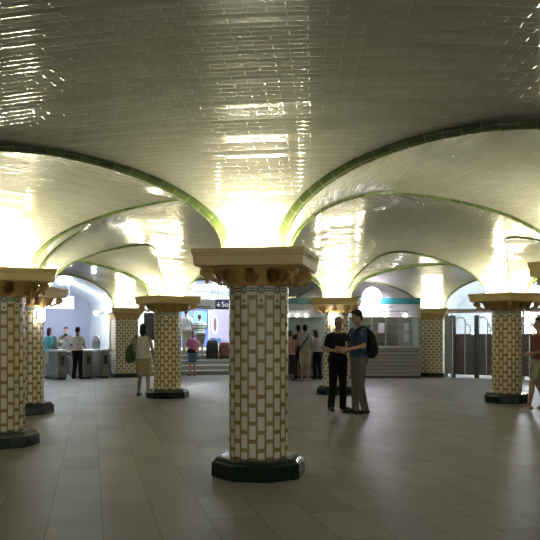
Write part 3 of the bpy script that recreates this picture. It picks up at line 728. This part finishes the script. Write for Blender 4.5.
# dark board in the left half of the stair mouth
pp('notice_board', 'narrow black board at the left of the stairs behind the woman', 'board', 15.0, 144, 156, 313, 340, M['black'], M['black'])

# ------------------------------------------------------------------ turnstiles
AT = [a for a in OPEN if OPEN[a] == 17.0][0]
def turnstile():
    t = thing('turnstile', '', 'turnstile', group='steel turnstiles at the left')
    b = nb(); box(b, -.14, 0, .06, .14, 1.25, .86, .012); fin('cabinet', b, mat('dull_steel', (.20, .20, .18), .42, .5), t)
    b = nb(); box(b, -.155, -.02, .86, .155, 1.27, .93, .025); fin('top_plate', b, mat('bright_steel', (.62, .63, .62), .3, .7) if 'bs' not in M else M['bs'], t)
    b = nb(); box(b, -.12, .03, 0, .12, 1.2, .06); fin('plinth', b, M['black'], t)
    b = nb(); box(b, -.06, -.012, .46, .06, .004, .74, .004); fin('ticket_reader', b, M['black'], t)
    b = nb(); loft(b, [(0, .02, .32, 0, 0, 4), (.30, .02, .32, 0, 0, 4), (.42, .02, .22, 0, 0, 3), (.46, .02, .1, 0, 0, 3)], 24); o = fin('paddle', b, M['steel'], t, True); o.location = (0, .75, .92)
    for k in range(3):
        b = nb(); a = k*2*pi/3+.5; c = Vector((.15, .35, .80)); tip = c+Vector((.36, .22*cos(a), .22*sin(a))); cap(b, c, .018, tip, .018, 8); fin('arm', b, M['steel'], t, True)
    return t
M['bs'] = mat('bright_steel', (.62, .63, .62), .3, .7)
A2, B2 = P(RO-.32, outer[[deg(a) for a in outer].index(min((deg(a) for a in outer), key=lambda q: abs(q-204)))]), P(RO-.32, outer[[deg(a) for a in outer].index(min((deg(a) for a in outer), key=lambda q: abs(q-226.5)))])
t0 = turnstile()
for i, (px, lb) in enumerate(((105.5, 'steel turnstile nearest the tiled pilaster, at the right end of the row'), (88.5, 'steel turnstile directly right of the man in the white shirt'), (62.5, 'steel turnstile directly left of the man in the white shirt'))):
    c = t0 if i == 0 else copy_tree(t0); f = (px-270)/F
    tt = (f*A2.y-A2.x)/((B2.x-A2.x)-f*(B2.y-A2.y)); q = A2.lerp(B2, tt); c.location = q; c.rotation_euler = (0, 0, AT+pi); c['label'] = lb
# lights of the passage
def lamp_box(name, label, r, xa, xb, ya, yb, a, m, dep=.05, hang=True):
    t, hw, h = pp(name, label, 'lamp', r, xa, xb, ya, yb, m, M['white'], a, dep)
    if hang:
        for s in (-1, 1):
            b = nb(); tube(b, [(s*hw*.7, 0, h-.01), (s*hw*.7, 0, 3.19-t.location.z)], .01); fin('hanger', b, M['steel'], t)
    return t
lamp_box('lit_sign', 'wide blank white lit sign hanging above the turnstiles', 14.4, 44, 73.5, 296.5, 309, AT, M['coolsign'])
t = thing('wall_lamp', 'round white lamp on the white wall right of the turnstile passage', 'lamp', bay(14.0, 2.0, 2.12, AT), AT+pi)
b = nb(); ball(b, (0, 0, 0), .075, 16); fin('globe', b, M['cool'], t, True)
b = nb(); cone(b, (.06, 0, 0), .05, (.27, 0, 0), .05, 12); fin('bracket', b, M['steel'], t)
def batten(label, r, a, x, ln=1.2, m=None, group=None):
    t = thing('ceiling_lamp', label, 'lamp', bay(r, x, 3.04, a), a, group)
    b = nb(); box(b, -.07, -ln/2, .05, .07, ln/2, .10, .01); fin('housing', b, M['white'], t)
    b = nb(); box(b, -.05, -ln/2+.03, .0, .05, ln/2-.03, .05, .015); fin('diffuser', b, m or M['cool'], t)
    b = nb(); cone(b, (0, 0, .10), .02, (0, 0, .135), .02, 8); fin('stem', b, M['white'], t)

batten('far ceiling lamp in the passage behind the turnstiles', 15.4, AT, .2); batten('near ceiling lamp in the passage mouth above the turnstiles', 13.9, AT, .9, 1.0); batten('ceiling lamp over the foot of the stairs', 14.6, AS, .7, 1.0, M['cool2']); batten('ceiling lamp over the top of the stairs', 17.2, AS, .1, 1.6, M['cool2'])
for a in OPEN:  # unseen lamps added to throw fill on the near column fronts
    if OPEN[a] > 22:
        for r in (15.0, 17.0, 19.0, 21.0): batten('added fill lamp in an unseen passage behind the camera', r, a, 0, 1.6, M['added_fill'], 'added fill lamps of the unseen passages behind the camera')
AG = [a for a in OPEN if OPEN[a] == 16.6][0]
batten('ceiling lamp in the passage behind the tall grey gates', 15.0, AG, 0, 1.6)

# ------------------------------------------------------------------ ticket booth
BX0, BX1, BY0, BY1, BT = -.05, 4.84, 24.6, 25.86, 2.58
t = thing('ticket_booth', 'long glazed ticket booth with teal top band at the back wall', 'booth', (BX0, BY0, 0)); W = BX1-BX0; D = BY1-BY0
def bp(name, m, *bx, bev=0, par=None): b = nb(); box(b, *bx); return fin(name, b, m, par or t)
bp('teal_band', M['teal'], 0, -.06, 2.38, W, D, BT, .01)
sb = bp('sign_band', M['palegrey'], 0, -.03, 2.0, W, .03, 2.385)
bp('light_rail', mat('pale_rail', (.75, .75, .72), .3), 0, -.07, 1.955, W, .04, 2.0, .006)
bp('counter', M['bs'], 0, -.16, .98, W, .35, 1.03, .01)
bp('ceiling_panel', M['palegrey'], 0, .04, 2.0, W, D, 2.03)
bp('back_panel', M['boothback'], 0, D-.05, 0, W, D, 2.0)
for x in (0, W-.06): bp('side_panel', M['palegrey'], x, .04, 0, x+.06, D-.05, 2.0)
xs = [0, 1.05, 2.05, 2.92, 3.30, 3.76, 4.18, 4.52, W-.05]
for x in xs: bp('mullion', M['steel'], x, -.03, 1.03, x+.05, .03, 1.96)
for a, b_ in zip(xs[:-1], xs[1:]): bp('pane', M['glass'], a+.05, -.006, 1.03, b_, .006, 1.96)
b = nb(); n = 8
for i in range(n):
    z = .06+i*.115; rows = [[(x, y, zz) for x in (0, W)] for y, zz in ((.02, z), (.02, z+.03), (-.05, z+.035), (-.05, z+.095), (.0, z+.105), (.02, z+.115))]
    grid(b, rows, [[(0, 0)]*2]*6)
fin('slat_front', b, M['steel'], t, recalc=False)
bp('skirting', M['darksteel'], 0, -.02, 0, W, .04, .07)
for z in (1.15, 1.45, 1.75): bp('shelf', M['palegrey'], 2.6, D-.32, z, W-.1, D-.05, z+.025)
bp('rear_cupboard', mat('dark_cupboard', (.06, .065, .06), .5), .2, D-.45, 0, 2.5, D-.06, 1.25, .01)
for k, x in enumerate((.62, .92, 1.2, 1.9, 3.0, 3.75, 4.4)):
    b = nb(); cone(b, (x, -.10, 2.0), .035, (x, -.10, 2.05), .025, 12); ball(b, (x, -.10, 1.995), (.03, .03, .02), 10); fin('spot_lamp', b, M['spot'], t, True)
def smudge(x0, x1, z): bp('faint_line', mat('grey_ink', (.22, .23, .24), .5), x0, -.034, z, x1, -.029, z+.035, par=sb)
smudge(3.55, 3.75, 2.27); smudge(3.85, 4.05, 2.27); smudge(3.45, 3.8, 2.13); smudge(3.88, 4.5, 2.13); smudge(.7, 1.15, 2.2)
def floodlamp(name, label, loc, r, m, stand):
    t = thing(name, label, 'lamp', loc)
    b = nb(); ball(b, (0, 0, stand+r), r, 20); fin('globe', b, m, t, True)
    b = nb(); cone(b, (0, 0, 0), r*.7, (0, 0, .03), r*.6, 20); cone(b, (0, 0, .03), .03, (0, 0, stand+.02), .03, 12); fin('stand', b, M['darksteel'], t)
def notice(label, px, y0, y1, w_):
    q = (px-270)/F*(BY0-.02); z0, z1 = zpx(y1, BY0), zpx(y0, BY0)
    b = nb(); box(b, -w_/2, -.003, 0, w_/2, .003, z1-z0); o = fin('paper_notice', b, M['palegrey'], None); o.location = (q, BY0-.012, z0); tag(o, label, 'notice')
notice('small pale notice on the booth glass just right of the backpack', 381.5, 323, 333, .2)
notice('larger pale notice on the booth glass beside the right end', 408, 323, 331, .26)
notice('pale notice low on the booth glass beside the right end', 407.5, 334, 342, .24)
t2 = thing('floodlight', 'dazzling violet white floodlight sticking out in front of the teal band of the booth', 'lamp', ((372-270)/F*24.3, 24.3, zpx(297, 24.3)))
b = nb(); ball(b, (0, 0, 0), (.30, .14, .30), 24); fin('globe', b, M['flood'], t2, True)
b = nb(); cone(b, (0, .12, 0), .05, (0, .238, -.06), .04, 12); fin('bracket', b, M['darksteel'], t2)
def column_glow(k, px, y, w_, h_, label, m):
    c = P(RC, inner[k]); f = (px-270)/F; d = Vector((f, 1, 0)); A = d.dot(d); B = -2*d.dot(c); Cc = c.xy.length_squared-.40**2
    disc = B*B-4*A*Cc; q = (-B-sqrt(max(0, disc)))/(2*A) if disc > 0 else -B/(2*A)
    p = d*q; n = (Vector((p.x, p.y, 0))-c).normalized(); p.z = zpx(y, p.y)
    t = thing('column_glow', label, 'lamp', p, math.atan2(n.x, -n.y), 'small glowing blocks added to columns')
    b = nb(); box(b, -w_/2, -.035, -h_/2, w_/2, .035, h_/2, .03); fin('glow_block', b, m, t, True)
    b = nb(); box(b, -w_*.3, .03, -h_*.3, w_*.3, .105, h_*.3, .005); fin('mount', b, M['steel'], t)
M['bglow'] = mat('bright_glow', (.9, .9, .9), .3, emit=(.93, .96, 1), es=12)
column_glow(4, 333, 319, .20, .26, 'glowing block imitating a reflection on the column behind the man in black', M['bglow'])  # added glow in place of a lamp's reflection on the glazed shaft
column_glow(6, 41.5, 315, .13, .24, 'small glowing block on the right side of the second left column', M['bglow'])  # glowing block added at the column's edge
bp('fill_strip', mat('booth_fill_glow', (.9, .9, .9), .3, emit=(.95, 1, .93), es=5), .3, .5, 1.97, W-.3, .62, 1.998)  # unseen strip added to brighten the booth interior

# ------------------------------------------------------------------ tall exit gates at the right
qa, qb = P(RO-.10, outer[[deg(a) for a in outer].index(min((deg(a) for a in outer), key=lambda q: abs(q-159)))]), P(RO-.10, outer[[deg(a) for a in outer].index(min((deg(a) for a in outer), key=lambda q: abs(q-136.5)))])
ux = (qb-qa).normalized(); Lq = (qb-qa).length; rzq = math.atan2(ux.y, ux.x)
def gx(px): f = (px-270)/F; return Lq*(f*qa.y-qa.x)/((qb.x-qa.x)-f*(qb.y-qa.y))
def on_line(s, off=0): return qa+ux*s+Vector((ux.y, -ux.x, 0))*off
t = thing('header_beam', 'dull pink beam spanning above the tall grey gates', 'beam', on_line(0), rzq)
b = nb(); box(b, .46, -.05, 2.10, Lq-.46, .05, 2.21, .008); fin('beam', b, M['pinkbar'], t)
b = nb(); box(b, .46, -.06, 2.21, Lq-.46, .06, 2.235); fin('top_edge', b, M['palegrey'], t)
for s in (.5, Lq/2+.35, Lq-.5):
    b = nb(); box(b, s-.03, -.03, 0, s+.03, .03, 2.10); fin('support', b, M['steel'], t)
def gate(s0, s1, label, first=[None]):
    w_ = s1-s0; t = thing('exit_gate', label, 'gate', on_line(s0, .12), rzq, 'tall grey exit gates')
    n = 2
    for k in range(n):
        b = nb(); box(b, .05+(w_-.1)*k/n+.006, -.02, .10, .05+(w_-.1)*(k+1)/n-.006, .02, 1.42, .008); fin('leaf_panel', b, M['greypanel'], t)
    for x in (0.02, w_-.02):
        b = nb(); box(b, x-.035, -.05, 0, x+.035, .05, 2.02, .008); fin('post', b, M['darksteel'], t)
    b = nb(); pts = []
    for i in range(15):
        a = pi*i/14; pts.append((w_*.30-.16*cos(a), 0, 1.80+.16*sin(a)))
    tube(b, [(w_*.30-.16, 0, 1.40)]+pts+[(w_*.30+.16, 0, 1.40)], .022); fin('loop_bar', b, M['steel'], t, True)
    b = nb(); tube(b, [(w_*.30+.16, 0, 1.74), (w_*.66, 0, 1.72), (w_*.74, 0, 1.62), (w_*.74, 0, 1.40)], .022); fin('bent_bar', b, M['steel'], t, True)
    b = nb(); ball(b, (w_*.85, -.03, 1.45), .035, 10); fin('indicator_lamp', b, M['spot'], t, True)
edges = [gx(455), gx(478), gx(497), gx(520), gx(541)]
gate(edges[0], edges[1]-.02, 'tall grey exit gate second from the tiled pilaster by the booth' if False else 'tall grey exit gate nearest the white post panel and booth')
gate(edges[1]+.02, edges[2]-.02, 'tall grey exit gate just left of the right column')
gate(edges[2]+.02, edges[3]-.02, 'tall grey exit gate behind the right column')
gate(edges[3]+.02, edges[4]-.02, 'tall grey exit gate right of the right column')
t = thing('side_panel', 'narrow pale grey panel between the tiled pilaster and the first gate', 'panel', on_line(gx(447), .16), rzq)
b = nb(); box(b, 0, -.02, .12, gx(453.5)-gx(447), .02, 2.02, .01); fin('board', b, M['palegrey'], t)
for x in (.0, gx(453.5)-gx(447)):
    b = nb(); box(b, x-.02, -.03, 0, x+.02, .03, 2.06); fin('post', b, M['steel'], t)
for i, (px, y, r, off, lb) in enumerate(((525, 314, .12, -.5, 'highest'), (527.5, 322, .10, -.7, 'middle'), (531, 330, .09, -.9, 'lowest'))):
    q = on_line(gx(px)+.0, off); q = Vector(((px-270)/F*q.y, q.y, zpx(y, q.y)))
    t = thing('globe_lamp', '%s of the three white globe lamps right of the right column' % lb, 'lamp', q, 0, 'white globe lamps beyond the gates')
    b = nb(); ball(b, (0, 0, 0), r, 16); fin('globe', b, M['cool'], t, True)
    b = nb(); cone(b, (0, 0, r*.95), .012, (0, 0, 3.12-q.z), .012, 8); fin('hanger', b, M['steel'], t)
# ------------------------------------------------------------------ camera
cam = bpy.data.cameras.new('camera'); co = bpy.data.objects.new('camera', cam); COL.objects.link(co)
co.location = (0, 0, EYE); co.rotation_euler = (pi/2, 0, 0)
cam.sensor_width = 36; cam.lens = 36*F/540; cam.shift_y = 63/540; cam.clip_start = .05
S.camera = co
w = bpy.data.worlds.new('World'); S.world = w; w.use_nodes = True
w.node_tree.nodes['Background'].inputs[0].default_value = (0, 0, 0, 1)
S.view_settings.view_transform = 'Standard'; S.view_settings.look = 'None'; S.view_settings.gamma = 1
S.view_settings.use_curve_mapping = False; S.view_settings.exposure = .28
S.cycles.use_denoising = True; S.cycles.max_bounces = 10; S.cycles.diffuse_bounces = 6; S.cycles.glossy_bounces = 4
S.cycles.sample_clamp_indirect = 6
